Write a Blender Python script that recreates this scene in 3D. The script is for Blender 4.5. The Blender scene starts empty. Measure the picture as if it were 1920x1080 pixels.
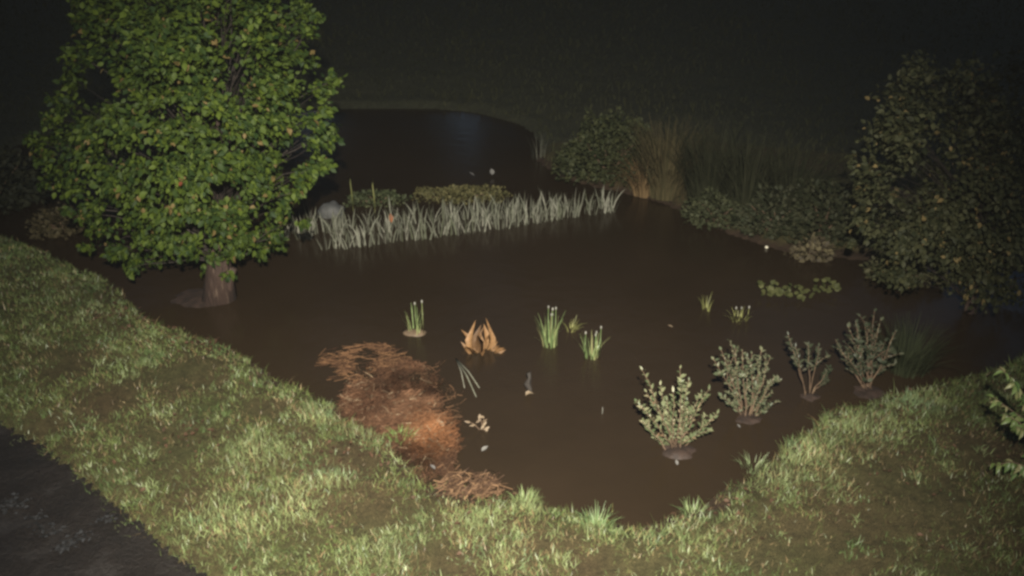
import bpy, math, random
import numpy as np
from mathutils import Vector, Matrix, Quaternion

rng = np.random.default_rng(11)
random.seed(11)
sc = bpy.context.scene
col = sc.collection
R = math.radians

# ------------------------------------------------------------------ camera
CAM_H, PITCH, F = 4.5, R(26.0), 1600.0          # F = focal length in pixels of a 1920 wide frame
cd = bpy.data.cameras.new('camera'); cam = bpy.data.objects.new('camera', cd); col.objects.link(cam)
cd.lens = 30.0; cd.sensor_width = 36.0; cd.clip_end = 2000.0; cd.clip_start = 0.05
cam.location = (0, 0, CAM_H); cam.rotation_euler = (math.pi / 2 - PITCH, 0, 0)
sc.camera = cam

# ------------------------------------------------------------------ night sky, moon, floodlight, exposure
w = bpy.data.worlds.new('World'); sc.world = w; w.use_nodes = True
nt = w.node_tree
sky = nt.nodes.new('ShaderNodeTexSky'); sky.sky_type = 'NISHITA'; sky.sun_disc = False
SUN_EL, SUN_AZ = R(32), R(150)
sky.sun_elevation = SUN_EL; sky.sun_rotation = SUN_AZ
sky.air_density = 1.0; sky.dust_density = 0.6; sky.ozone_density = 1.0
bg = nt.nodes['Background']; bg.inputs['Strength'].default_value = 0.028
nt.links.new(sky.outputs[0], bg.inputs['Color'])
sd = bpy.data.lights.new('moon', 'SUN'); so = bpy.data.objects.new('moon', sd); col.objects.link(so)
sd.energy = 0.02; sd.angle = R(0.5); sd.color = (1.0, 0.97, 0.92)
sdir = Vector((math.sin(SUN_AZ) * math.cos(SUN_EL), math.cos(SUN_AZ) * math.cos(SUN_EL), math.sin(SUN_EL)))
so.rotation_euler = sdir.to_track_quat('Z', 'Y').to_euler(); so.location = (0, -20, 30)
# the lamp that lights the garden: a floodlight on the house, just beside the window the picture is taken from
LAMP = Vector((0.05, -0.35, 5.35)); AIM = Vector((-0.42, 7.6, 0.0))
ld = bpy.data.lights.new('house_floodlight', 'SPOT'); lo = bpy.data.objects.new('house_floodlight', ld); col.objects.link(lo)
ld.energy = 10400; ld.spot_size = R(73); ld.spot_blend = 1.0; ld.shadow_soft_size = 0.06; ld.color = (1.0, 0.93, 0.80)
lo.location = LAMP; lo.rotation_euler = (AIM - LAMP).to_track_quat('-Z', 'Y').to_euler()

sc.view_settings.view_transform = 'Standard'; sc.view_settings.look = 'None'
sc.view_settings.exposure = 0.0; sc.view_settings.gamma = 1.0; sc.view_settings.use_curve_mapping = False
sc.render.engine = 'CYCLES'
sc.cycles.max_bounces = 4; sc.cycles.diffuse_bounces = 2; sc.cycles.glossy_bounces = 2
sc.cycles.transparent_max_bounces = 4; sc.cycles.sample_clamp_indirect = 2.0; sc.cycles.sample_clamp_direct = 6.0
sc.cycles.use_denoising = True
sc.cycles.filter_width = 2.8                     # the soft picture of a phone video

# ------------------------------------------------------------------ helpers
CP, SP = math.cos(PITCH), math.sin(PITCH)
def ray(u, v):
    x, y = (u - 960) / F, (540 - v) / F
    return Vector((x, CP + y * SP, -SP + y * CP))
def at(u, v, z=0.0):                             # the place on level z seen at that point of the photograph
    d = ray(u, v); t = (z - CAM_H) / d.z
    return Vector((d.x * t, d.y * t, z))
def at_y(u, v, Y):                               # the place at distance Y in front of the house
    d = ray(u, v); t = Y / d.y
    return Vector((d.x * t, Y, CAM_H + d.z * t))

def tag(o, label=None, cat=None, group=None, kind=None):
    if label: o['label'] = label
    if cat: o['category'] = cat
    if group: o['group'] = group
    if kind: o['kind'] = kind
    return o
def empty(name, loc, rz=0.0, parent=None):
    o = bpy.data.objects.new(name, None); col.objects.link(o); o.location = loc; o.rotation_euler = (0, 0, rz)
    o.empty_display_size = 0.1
    if parent: o.parent = parent
    return o
def mesh_np(name, verts, faces, cols=None, smooth=False, mats=()):
    verts = np.asarray(verts, dtype=np.float32); me = bpy.data.meshes.new(name)
    if isinstance(faces, np.ndarray):
        loops = faces.astype(np.int32).ravel(); k = faces.shape[1]; n = len(faces)
        starts = np.arange(n, dtype=np.int32) * k
    else:
        loops = np.array([i for f in faces for i in f], dtype=np.int32); n = len(faces)
        starts = np.concatenate([[0], np.cumsum([len(f) for f in faces])[:-1]]).astype(np.int32)
    me.vertices.add(len(verts)); me.vertices.foreach_set('co', verts.ravel())
    me.loops.add(len(loops)); me.loops.foreach_set('vertex_index', loops)
    me.polygons.add(n); me.polygons.foreach_set('loop_start', starts)
    if smooth: me.polygons.foreach_set('use_smooth', np.ones(n, dtype=bool))
    me.update(calc_edges=True); me.validate()
    if cols is not None:
        c = np.ones((len(verts), 4), dtype=np.float32); c[:, :3] = cols
        a = me.color_attributes.new('Col', 'FLOAT_COLOR', 'POINT'); a.data.foreach_set('color', c.ravel())
    for m in mats: me.materials.append(m)
    return me
def add(name, me, parent=None, loc=None, rot=None, scale=None):
    o = bpy.data.objects.new(name, me); col.objects.link(o)
    if parent: o.parent = parent
    if loc is not None: o.location = loc
    if rot is not None: o.rotation_euler = rot
    if scale is not None: o.scale = (scale,) * 3 if not hasattr(scale, '__len__') else scale
    return o

def _h(ix, iy, s):
    n = (ix.astype(np.int64) * 374761393 + iy.astype(np.int64) * 668265263 + s * 1442695041) & 0x7fffffff
    n = ((n ^ (n >> 13)) * 1274126177) & 0x7fffffff
    return ((n ^ (n >> 16)) & 0xffff) / 65535.0
def noise(x, y, scale, s=0):                     # smooth value noise 0..1
    x = np.asarray(x) * scale + 517.3; y = np.asarray(y) * scale + 291.7
    ix, iy = np.floor(x), np.floor(y); fx, fy = x - ix, y - iy
    fx = fx * fx * (3 - 2 * fx); fy = fy * fy * (3 - 2 * fy)
    a = _h(ix, iy, s); b = _h(ix + 1, iy, s); c = _h(ix, iy + 1, s); d = _h(ix + 1, iy + 1, s)
    return (a * (1 - fx) + b * fx) * (1 - fy) + (c * (1 - fx) + d * fx) * fy
def fbm(x, y, scale, s=0):
    return 0.55 * noise(x, y, scale, s) + 0.3 * noise(x, y, scale * 2.1, s + 7) + 0.15 * noise(x, y, scale * 4.3, s + 13)
def sstep(a, b, x):
    t = np.clip((x - a) / (b - a), 0, 1); return t * t * (3 - 2 * t)
def sdf(px, py, poly):                           # signed distance to a polygon, negative inside
    px = np.asarray(px, dtype=np.float64); py = np.asarray(py, dtype=np.float64)
    d2 = np.full(px.shape, 1e18); ins = np.zeros(px.shape, dtype=bool)
    n = len(poly)
    for i in range(n):
        ax, ay = poly[i]; bx, by = poly[(i + 1) % n]
        ex, ey = bx - ax, by - ay; L = ex * ex + ey * ey + 1e-12
        t = np.clip(((px - ax) * ex + (py - ay) * ey) / L, 0, 1)
        dx, dy = px - ax - t * ex, py - ay - t * ey
        d2 = np.minimum(d2, dx * dx + dy * dy)
        c = ((ay > py) != (by > py)) & (px < ex * (py - ay) / (ey + (1e-12 if ey == 0 else 0)) + ax)
        ins ^= c
    d = np.sqrt(d2); return np.where(ins, -d, d)
def P(pts): return [tuple(at(u, v)[:2]) for u, v in pts]
def smooth_poly(pts, it=2):
    for _ in range(it):
        q = []
        for i in range(len(pts)):
            a, b = pts[i], pts[(i + 1) % len(pts)]
            q += [(a[0] * .75 + b[0] * .25, a[1] * .75 + b[1] * .25), (a[0] * .25 + b[0] * .75, a[1] * .25 + b[1] * .75)]
        pts = q
    return pts

# ------------------------------------------------------------------ materials
def mat(name):
    m = bpy.data.materials.new(name); m.use_nodes = True
    return m, m.node_tree, m.node_tree.nodes['Principled BSDF']
def node(t, typ, **kw):
    n = t.nodes.new(typ)
    for k, v in kw.items(): setattr(n, k, v)
    return n
def ramp(t, fac, stops):
    r = node(t, 'ShaderNodeValToRGB'); e = r.color_ramp.elements
    while len(e) < len(stops): e.new(0.5)
    for i, (p, c) in enumerate(stops): e[i].position = p; e[i].color = (*c, 1)
    t.links.new(fac, r.inputs[0]); return r.outputs[0]
def mixc(t, fac, a, b, blend='MIX'):
    m = node(t, 'ShaderNodeMix', data_type='RGBA', blend_type=blend)
    for sock, val in ((m.inputs[0], fac), (m.inputs[6], a), (m.inputs[7], b)):
        if hasattr(val, 'default_value'): t.links.new(val, sock)
        elif isinstance(val, (int, float)): sock.default_value = val
        else: sock.default_value = (*val, 1)
    return m.outputs[2]
def noise_node(t, scale, detail=4, rough=0.6, coord='Object'):
    tc = node(t, 'ShaderNodeTexCoord'); n = node(t, 'ShaderNodeTexNoise')
    n.inputs['Scale'].default_value = scale; n.inputs['Detail'].default_value = detail; n.inputs['Roughness'].default_value = rough
    t.links.new(tc.outputs[coord], n.inputs['Vector']); return n.outputs[0]
def bump(t, h, b, strength, dist=0.02):
    n = node(t, 'ShaderNodeBump'); n.inputs['Strength'].default_value = strength; n.inputs['Distance'].default_value = dist
    t.links.new(h, n.inputs['Height']); t.links.new(n.outputs[0], b.inputs['Normal'])

def attr_mat(name, rough, spec=0.3, bump_scale=None):          # colour carried by the mesh, one tint for each blade or leaf
    m, t, b = mat(name)
    a = node(t, 'ShaderNodeAttribute', attribute_name='Col')
    t.links.new(a.outputs['Color'], b.inputs['Base Color'])
    b.inputs['Roughness'].default_value = rough; b.inputs['Specular IOR Level'].default_value = spec
    return m
def rand_mat(name, stops, rough=0.5, spec=0.3, nscale=40):     # colour drawn for each object
    m, t, b = mat(name)
    oi = node(t, 'ShaderNodeObjectInfo'); c = ramp(t, oi.outputs['Random'], stops)
    n = noise_node(t, nscale, 3)
    c = mixc(t, 1.0, c, ramp(t, n, [(0.3, (0.65, 0.65, 0.65)), (0.7, (1.25, 1.25, 1.25))]), 'MULTIPLY')
    t.links.new(c, b.inputs['Base Color'])
    b.inputs['Roughness'].default_value = rough; b.inputs['Specular IOR Level'].default_value = spec
    return m

M = {}
M['grass'] = attr_mat('grass', 0.45, 0.4)
M['dull_grass'] = attr_mat('dull_grass', 0.9, 0.05)
M['fibre'] = attr_mat('straw', 0.45, 0.5)
M['foliage'] = attr_mat('foliage', 0.6, 0.14)
M['tree_leaf'] = rand_mat('tree_leaf', [(0, (.015, .030, .007)), (.4, (.027, .046, .008)), (.75, (.044, .068, .009)), (.95, (.074, .096, .012))], .6, .12)
M['red_leaf'] = rand_mat('red_leaf', [(0, (.13, .035, .02)), (1, (.15, .045, .02))])
M['dull_leaf'] = rand_mat('dull_leaf', [(0, (.028, .032, .013)), (.6, (.055, .058, .025)), (.93, (.078, .08, .038)), (1, (.11, .08, .036))], .65, .12)
M['shrub_leaf'] = rand_mat('shrub_leaf', [(0, (.055, .074, .032)), (.5, (.118, .13, .066)), (.85, (.19, .195, .115)), (1, (.16, .105, .06))], .42, .35, 60)
M['shrub_leaf_grey'] = rand_mat('shrub_leaf_grey', [(0, (.046, .062, .032)), (.6, (.088, .096, .055)), (1, (.14, .143, .088))], .45, .3, 60)
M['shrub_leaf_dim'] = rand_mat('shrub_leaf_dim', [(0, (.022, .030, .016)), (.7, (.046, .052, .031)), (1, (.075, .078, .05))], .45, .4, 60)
M['edge_leaf'] = rand_mat('edge_leaf', [(0, (.07, .12, .035)), (.6, (.14, .19, .06)), (1, (.24, .22, .11))], .4, .4, 30)
M['reed'] = rand_mat('reed', [(0, (.09, .10, .06)), (.2, (.12, .125, .09)), (.65, (.185, .19, .145)), (1, (.26, .255, .205))], .65, .3, 14)
M['reed_green'] = rand_mat('reed_green', [(0, (.12, .18, .07)), (.6, (.21, .27, .11)), (1, (.27, .26, .12))], .4, .4, 14)
M['reed_olive'] = rand_mat('reed_olive', [(0, (.14, .15, .05)), (1, (.24, .24, .09))], .5, .3, 14)
M['pale_seed'] = rand_mat('pale_seed', [(0, (.17, .17, .145)), (1, (.26, .255, .22))], .4, .4)
M['dead_leaf'] = rand_mat('dead_leaf', [(0, (.075, .04, .018)), (.5, (.15, .082, .035)), (1, (.23, .13, .058))], .55, .3, 12)
M['tan_leaf'] = rand_mat('tan_leaf', [(0, (.12, .085, .055)), (1, (.21, .16, .105))], .55, .3, 20)
M['lily'] = rand_mat('lily', [(0, (.04, .046, .016)), (1, (.085, .088, .034))], .6, .15, 12)
M['pale'] = rand_mat('pale_petal', [(0, (.11, .105, .10)), (1, (.17, .165, .15))], .5, .4)
M['orange'] = rand_mat('orange_leaf', [(0, (.26, .08, .025)), (1, (.3, .1, .03))], .5, .4)
def bark(name, a, b2, scale):
    m, t, b = mat(name)
    tc = node(t, 'ShaderNodeTexCoord'); mp = node(t, 'ShaderNodeMapping'); mp.inputs['Scale'].default_value = (1, 1, 0.12)
    n = node(t, 'ShaderNodeTexNoise'); n.inputs['Scale'].default_value = scale; n.inputs['Detail'].default_value = 6
    t.links.new(tc.outputs['Object'], mp.inputs[0]); t.links.new(mp.outputs[0], n.inputs['Vector'])
    t.links.new(ramp(t, n.outputs[0], [(.35, a), (.6, tuple(x * 1.4 for x in a)), (.68, b2)]), b.inputs['Base Color'])
    bump(t, n.outputs[0], b, .8, .03); b.inputs['Roughness'].default_value = .75
    return m
M['bark'] = bark('bark', (.036, .021, .015), (.125, .088, .062), 34)
M['branch_bark'] = bark('branch_bark', (.018, .013, .010), (.04, .03, .022), 26)
M['twig'] = bark('twig_bark', (.10, .065, .04), (.24, .17, .10), 40)
M['dark_twig'] = bark('dark_twig_bark', (.018, .014, .011), (.03, .025, .02), 40)
def rock_mat(name, a, b2):
    m, t, b = mat(name); n = noise_node(t, 9, 8)
    t.links.new(ramp(t, n, [(.3, a), (.7, b2)]), b.inputs['Base Color']); bump(t, n, b, .7, .03); b.inputs['Roughness'].default_value = .7
    return m
M['rock'] = rock_mat('grey_stone', (.05, .052, .05), (.10, .10, .097))
M['mulch'] = rock_mat('wet_mulch', (.014, .009, .0065), (.045, .027, .019))
M['pebble'] = rock_mat('pale_pebble', (.6, .56, .42), (.8, .76, .6))

m, t, b = mat('soil'); M['ground'] = m
a = node(t, 'ShaderNodeAttribute', attribute_name='Col')
n1 = noise_node(t, 11, 8, .7); n2 = noise_node(t, 60, 5, .7)
c = mixc(t, 1.0, a.outputs['Color'], ramp(t, n1, [(.3, (.55, .55, .55)), (.7, (1.4, 1.35, 1.3))]), 'MULTIPLY')
c = mixc(t, 1.0, c, ramp(t, n2, [(.35, (.7, .7, .7)), (.7, (1.3, 1.3, 1.3))]), 'MULTIPLY')
t.links.new(c, b.inputs['Base Color']); bump(t, n2, b, .9, .03); b.inputs['Roughness'].default_value = .8; b.inputs['Specular IOR Level'].default_value = .2

m, t, b = mat('muddy_water'); M['water'] = m                  # flood water thick with silt
n1 = noise_node(t, .35, 4, .55); n2 = noise_node(t, 5.0, 3, .5)
t.links.new(ramp(t, n1, [(.3, (.0215, .0148, .0086)), (.7, (.0305, .0208, .0124))]), b.inputs['Base Color'])
b.inputs['Roughness'].default_value = .2; b.inputs['IOR'].default_value = 1.33
bump(t, n2, b, .10, .05)

m, t, b = mat('wet_dirt'); M['path'] = m
n1 = noise_node(t, 2.2, 7, .65); n2 = noise_node(t, 30, 5, .7)
c = ramp(t, n1, [(.3, (.007, .0055, .0045)), (.55, (.012, .009, .007)), (.66, (.022, .019, .017))])
t.links.new(mixc(t, 1.0, c, ramp(t, n2, [(.3, (.6, .6, .6)), (.7, (1.4, 1.4, 1.4))]), 'MULTIPLY'), b.inputs['Base Color'])
bump(t, n2, b, .8, .02); b.inputs['Roughness'].default_value = .55
m, t, b = mat('gravel'); M['gravel'] = m
n1 = noise_node(t, 6, 8, .8)
t.links.new(ramp(t, n1, [(.3, (.12, .118, .115)), (.7, (.26, .255, .25))]), b.inputs['Base Color']); b.inputs['Roughness'].default_value = .9

# ------------------------------------------------------------------ ground, one sheet with the pond dug into it
SHORE = smooth_poly(P([(-60, 415), (40, 455), (120, 492), (215, 540), (262, 592), (330, 622), (420, 655), (505, 705), (585, 748), (650, 792),
    (720, 838), (790, 890), (812, 920), (860, 928), (925, 930), (990, 936), (1050, 955), (1110, 975), (1175, 990), (1250, 972), (1330, 945), (1400, 915),
    (1432, 868), (1478, 822), (1560, 775), (1660, 745), (1760, 718), (1850, 692), (1960, 655), (2080, 600), (2050, 540), (1900, 505), (1700, 490),
    (1520, 478), (1430, 462), (1340, 425), (1270, 392), (1195, 368), (1110, 350), (1040, 330), (1003, 300), (1010, 262), (985, 236), (905, 212), (800, 203), (640, 205),
    (480, 200), (330, 205), (150, 230), (20, 280), (-120, 350)]), 2)
PATH = smooth_poly(P([(-900, 760), (-300, 740), (-60, 795), (10, 822), (70, 858), (130, 905), (190, 955), (250, 1010), (320, 1062), (420, 1140), (520, 1300), (300, 1700), (-1500, 1700)]), 2)
MULCH = smooth_poly(P([(690, 690), (745, 672), (805, 692), (822, 728), (826, 768), (850, 800), (864, 838), (858, 868), (835, 892), (806, 900), (770, 868), (735, 828), (690, 800), (645, 785), (640, 748), (668, 722)]), 2)
MULCH_DEEP = smooth_poly(P([(596, 662), (650, 642), (740, 655), (775, 672), (740, 700), (690, 722), (640, 728), (608, 700)]), 2)

gx = np.concatenate([-10 - np.geomspace(0.12, 190, 40)[::-1], np.arange(-10, 10.01, 0.085), 10 + np.geomspace(0.12, 190, 40)])
gy = np.concatenate([2.6 - np.geomspace(0.15, 120, 24)[::-1], np.arange(2.6, 22.01, 0.085), 22 + np.geomspace(0.12, 200, 50)])
X, Y = np.meshgrid(gx, gy)
def ground_h(X, Y):
    d = sdf(X, Y, SHORE) + (fbm(X, Y, 2.6, 3) - .5) * 0.20
    out = 0.015 + 0.10 * sstep(0, .35, d) + 0.12 * sstep(.2, 2.2, d) + (fbm(X, Y, 3.2, 5) - .5) * 0.07 * sstep(.05, .5, d)
    far = np.clip(np.hypot(X, np.maximum(Y, 0)) - 19, 0, None)
    out = out + 0.06 * far * (Y > 0) * np.clip(Y / 12, 0, 1) + 2.2e-4 * far * far
    out = np.minimum(out, 14 + fbm(X, Y, .02, 9) * 6)
    bed = -0.03 - 0.45 * sstep(0, 1.2, -d)
    h = np.where(d > 0, out, bed)
    mu = sdf(X, Y, MULCH)
    h = np.where(mu < .05, np.maximum(h, (.028 * sstep(.05, -.30, mu)) + (fbm(X, Y, 4.5, 21) - .52) * .15), h)
    pa = sdf(X, Y, PATH)
    h = h - 0.07 * sstep(.08, -.06, pa)
    return h, d, mu, pa
Z, D, MU, PA = ground_h(X, Y)
soil = np.zeros(X.shape + (3,))
k = fbm(X, Y, 1.6, 31)[..., None]
soil[:] = np.array((.075, .052, .028)) * (1 - k) + np.array((.060, .066, .026)) * k
soil = np.where((sstep(.22, .02, D) * (D > 0))[..., None] > .35, np.array((.05, .034, .022)), soil)
soil = np.where((D <= 0)[..., None], np.array((.045, .03, .02)), soil)
soil = np.where((MU < .1)[..., None], np.array((.06, .031, .017)), soil)
soil = np.where((np.hypot(X, Y) > 15)[..., None], np.array((.05, .052, .03)), soil)
ny, nx = X.shape
idx = np.arange(ny * nx).reshape(ny, nx)
quads = np.stack([idx[:-1, :-1], idx[:-1, 1:], idx[1:, 1:], idx[1:, :-1]], -1).reshape(-1, 4)
g = add('ground', mesh_np('ground', np.stack([X, Y, Z], -1).reshape(-1, 3), quads, soil.reshape(-1, 3), True, [M['ground']]))
tag(g, 'dark garden soil and banks round the flooded pond', 'ground', kind='structure')
def hz(x, y):
    return ground_h(np.atleast_1d(np.float64(x)), np.atleast_1d(np.float64(y)))[0]
def gz(x, y): return float(hz(x, y)[0])

# flood water
wx = np.arange(-15, 12.01, 0.5); wy = np.arange(4.6, 20.01, 0.5)
WX, WY = np.meshgrid(wx, wy); i2 = np.arange(WX.size).reshape(WX.shape)
wq = np.stack([i2[:-1, :-1], i2[:-1, 1:], i2[1:, 1:], i2[1:, :-1]], -1).reshape(-1, 4)
wo = add('pond_water', mesh_np('pond_water', np.stack([WX, WY, np.zeros_like(WX)], -1).reshape(-1, 3), wq, None, True, [M['water']]))
tag(wo, 'muddy brown flood water filling the pond', 'water', kind='structure')

# muddy path in the near left corner: a sheet just above the soil
pm = (X > -9) & (X < 0) & (Y > 1.5) & (Y < 7.5) & (PA < .2)
cell = pm[:-1, :-1] & pm[:-1, 1:] & pm[1:, 1:] & pm[1:, :-1]
pq = quads.reshape(ny - 1, nx - 1, 4)[cell]
used = np.unique(pq); remap = -np.ones(ny * nx, dtype=int); remap[used] = np.arange(len(used))
pv = np.stack([X, Y, Z + .006 + .02 * fbm(X, Y, 9, 44) - .12 * sstep(.0, .14, PA + .10 * (fbm(X, Y, 5, 45) - .5))], -1).reshape(-1, 3)[used]
po = add('path', mesh_np('path', pv, remap[pq], None, True, [M['path']]))
tag(po, 'dark wet dirt path along the lawn', 'path', kind='structure')
# far gravel track up the slope on the right
tp = [at(1560, 22), at(1690, 26), at(1780, 34), at(1850, 42), at(1930, 46), at(2100, 50)]
tv, tf = [], []
for i, p in enumerate(tp):
    q = p * 1.0
    for s in (-.55, .0, .55):
        x, y = q.x, q.y + s + .1 * random.random(); tv.append((x, y, gz(x, y) + .02))
    if i: 
        for k2 in range(2): a0 = (i - 1) * 3 + k2; tf.append((a0, a0 + 1, a0 + 4, a0 + 3))
to = add('gravel_track', mesh_np('gravel_track', tv, tf, None, False, [M['gravel']]))
tag(to, 'pale gravel track crossing the far slope', 'track', kind='structure')

# ------------------------------------------------------------------ blades and leaves in bulk
def blades(x, y, z, length, width, lean, cols, curl=.5, seg=2):
    n = len(x); az = rng.uniform(0, 2 * np.pi, n); la = rng.uniform(0, 2 * np.pi, n)
    up = length * np.cos(lean); side = length * np.sin(lean)
    dx, dy = np.cos(la), np.sin(la); wx_, wy_ = np.cos(az), np.sin(az)
    V = np.zeros((n, 5, 3))
    for j, (f, ww) in enumerate(((0, 1.0), (.55, .8))):
        cx = x + dx * side * f ** (1 + curl); cy = y + dy * side * f ** (1 + curl); cz = z + up * f
        V[:, 2 * j] = np.stack([cx - wx_ * width * ww / 2, cy - wy_ * width * ww / 2, cz], -1)
        V[:, 2 * j + 1] = np.stack([cx + wx_ * width * ww / 2, cy + wy_ * width * ww / 2, cz], -1)
    V[:, 4] = np.stack([x + dx * side, y + dy * side, z + up * (1 - .25 * curl * np.sin(lean))], -1)
    b0 = (np.arange(n) * 5)[:, None]
    T = np.concatenate([b0 + [0, 1, 3], b0 + [0, 3, 2], b0 + [2, 3, 4]], 0)
    return V.reshape(-1, 3), T, np.repeat(cols, 5, 0)
def lerp3(a, b, t): return np.array(a)[None] * (1 - t[:, None]) + np.array(b)[None] * t[:, None]

def px_of(x, y, z=0.1):                          # where a lawn point lies in the photograph (used to copy the lawn's own patches)
    dz = z - CAM_H; f = y * CP - dz * SP; up = y * SP + dz * CP
    return 960 + F * x / f, 540 - F * up / f
# bare or yellowed patches and lush pale tufts of the lawn: (place in photo, radius m, kind)
BARE = [((655, 850), .28), ((300, 830), .30), ((345, 850), .22), ((690, 960), .30), ((1010, 1015), .30), ((830, 1050), .25), ((1330, 955), .30), ((1650, 900), .55), ((1730, 960), .5),
        ((1600, 990), .4), ((1500, 1000), .22), ((1420, 1020), .3), ((1240, 1050), .28), ((120, 690), .4), ((330, 720), .4), ((500, 770), .3), ((1840, 850), .4), ((1560, 1060), .3), ((590, 700), .2),
        ((220, 760), .35), ((80, 820), .25), ((860, 925), .20), ((1120, 1060), .2), ((380, 680), .3)]
LUSH = [((900, 985), .34), ((960, 1030), .34), ((985, 940), .22), ((690, 805), .30), ((600, 770), .25), ((760, 840), .22), ((1520, 850), .42), ((1620, 800), .38), ((1470, 890), .3), ((1720, 750), .35),
        ((1560, 900), .3), ((1300, 990), .28), ((1390, 1000), .24), ((1220, 1020), .22), ((620, 900), .3), ((480, 860), .35), ((540, 960), .35), ((720, 1040), .3), ((430, 1000), .4), ((1110, 985), .14)]
def patches(x, y, lst, r0=1.0):
    v = np.zeros(len(x))
    for (u, vv), r in lst:
        p = at(u, vv, .12); v = np.maximum(v, 1 - np.hypot(x - p.x, y - p.y) / (r * r0))
    return np.clip(v, 0, 1)

def grass_field(n, x0, x1, y0, y1, seed):
    r = np.random.default_rng(seed); x = r.uniform(x0, x1, n); y = r.uniform(y0, y1, n)
    h, d, mu, pa = ground_h(x, y)
    u, v = px_of(x, y)
    keep = (d > .015) & (pa > -.08 + .10 * r.random(n)) & (mu > .06 * r.random(n)) & (u > -60) & (u < 1980) & (v < 1120) & ((v > 560) | (u < 900))
    return x[keep], y[keep], h[keep], d[keep], pa[keep]
x, y, h, d, pa = grass_field(560000, -8.5, 6.5, 3.9, 12.2, 5)
dist = np.hypot(x, y)
bare = patches(x, y, BARE, 1.25); lush = patches(x, y, LUSH, 1.2)
k1 = fbm(x, y, 3.4, 51); k2 = fbm(x, y, 7.5, 52); k3 = fbm(x, y, 1.3, 53)
dens = np.clip(.20 + .9 * (k1 - .1) + .6 * lush - .8 * bare * (.4 + k2), .06, 1) * np.clip(1.25 - (dist - 5) * .07, .35, 1)
kp = rng.random(len(x)) < dens
x, y, h, d, dist, bare, lush, k1, k2, k3, pa = [q[kp] for q in (x, y, h, d, dist, bare, lush, k1, k2, k3, pa)]
n = len(x); rr = rng.random(n)
length = (.030 + .048 * rng.random(n) ** 1.6 + .045 * lush * rng.random(n) + .035 * k2 * k1) * (1 - .35 * bare)
length *= 1 + .9 * (rng.random(n) > .975) + .5 * sstep(.12, -.04, pa) * rng.random(n) + .55 * sstep(.20, .02, d) * rng.random(n)
width = (.0028 + .0030 * rng.random(n)) * np.clip(dist / 6.5, .9, 1.9)
lean = np.clip(rng.normal(.55, .30, n) + .25 * (1 - lush), .05, 1.3)
green = lerp3((.080, .112, .034), (.134, .168, .054), np.clip(k3 * .7 + .5 * rr - .1, 0, 1))
cols = green
cols = cols * (1 - .75 * np.clip(lush * (.35 + k2), 0, 1)[:, None]) + np.array((.26, .305, .145)) * (.75 * np.clip(lush * (.35 + k2), 0, 1)[:, None])
dry = (rng.random(n) < .13 + .62 * bare + .25 * sstep(.55, .8, k1) * (k2 > .5))[:, None]
drycol = lerp3((.145, .095, .045), (.25, .20, .10), rng.random(n))
cols = np.where(dry, drycol, cols)
bluish = (noise(x, y, 4.4, 77) > .78)[:, None] & ~dry
cols = np.where(bluish, cols * np.array((.86, 1.0, 1.08)), cols)
cols = cols * rng.uniform(.72, 1.22, n)[:, None] * (.50 + .92 * fbm(x, y, 1.9, 54))[:, None] * (.7 + .55 * noise(x, y, 7, 55))[:, None]
# coarser weeds standing in the lawn
ci = rng.choice(n, 420, replace=False); wn = 26
wx2 = np.repeat(x[ci], wn) + rng.normal(0, .035, 420 * wn); wy2 = np.repeat(y[ci], wn) + rng.normal(0, .035, 420 * wn)
wl = rng.uniform(.035, .09, 420 * wn) * np.repeat(rng.uniform(.6, 1.2, 420), wn)
wc = np.repeat(lerp3((.06, .095, .030), (.17, .20, .09), rng.random(420)), wn, 0) * rng.uniform(.75, 1.2, 420 * wn)[:, None]
x = np.concatenate([x, wx2]); y = np.concatenate([y, wy2]); h = np.concatenate([h, hz(wx2, wy2)]); length = np.concatenate([length, wl])
width = np.concatenate([width, rng.uniform(.005, .009, 420 * wn)]); lean = np.concatenate([lean, np.clip(rng.normal(.7, .25, 420 * wn), .1, 1.3)]); cols = np.concatenate([cols, wc])
V, T, C = blades(x, y, h - .005, length, width, lean, cols)
go = add('lawn_grass', mesh_np('lawn_grass', V, T, C, False, [M['grass']]))
tag(go, 'wet shaggy lawn grass on the near banks of the pond', 'grass', kind='stuff')

# rough grass of the far banks
r = np.random.default_rng(6); n = 90000
x = r.uniform(-24, 24, n); y = 10 + 28 * r.random(n) ** 1.2
h, d, mu, pa = ground_h(x, y); u, v = px_of(x, y)
kp = (d > .03) & (u > -80) & (u < 2000) & ((v < 480) | (u > 1500)) & (y > 11 + 0 * x) | ((d > .03) & (x > 3.6) & (y > 8.6) & (u < 2000))
x, y, h, d = x[kp], y[kp], h[kp], d[kp]; n = len(x)
kk = fbm(x, y, .9, 61)
cols = lerp3((.026, .030, .014), (.050, .050, .024), np.clip(kk * 1.3 - .2 + .3 * (r.random(n) - .5), 0, 1)) * r.uniform(.75, 1.2, n)[:, None]
V, T, C = blades(x, y, h - .01, .05 + .14 * r.random(n) * kk * 1.6, .012 + .014 * r.random(n) * np.clip(y / 16, .8, 1.6), np.clip(r.normal(.5, .3, n), .02, 1.3), cols)
bo = add('bank_grass', mesh_np('bank_grass', V, T, C, False, [M['dull_grass']]))
tag(bo, 'dim rough grass on the far banks of the pond', 'grass', kind='stuff')

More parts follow.
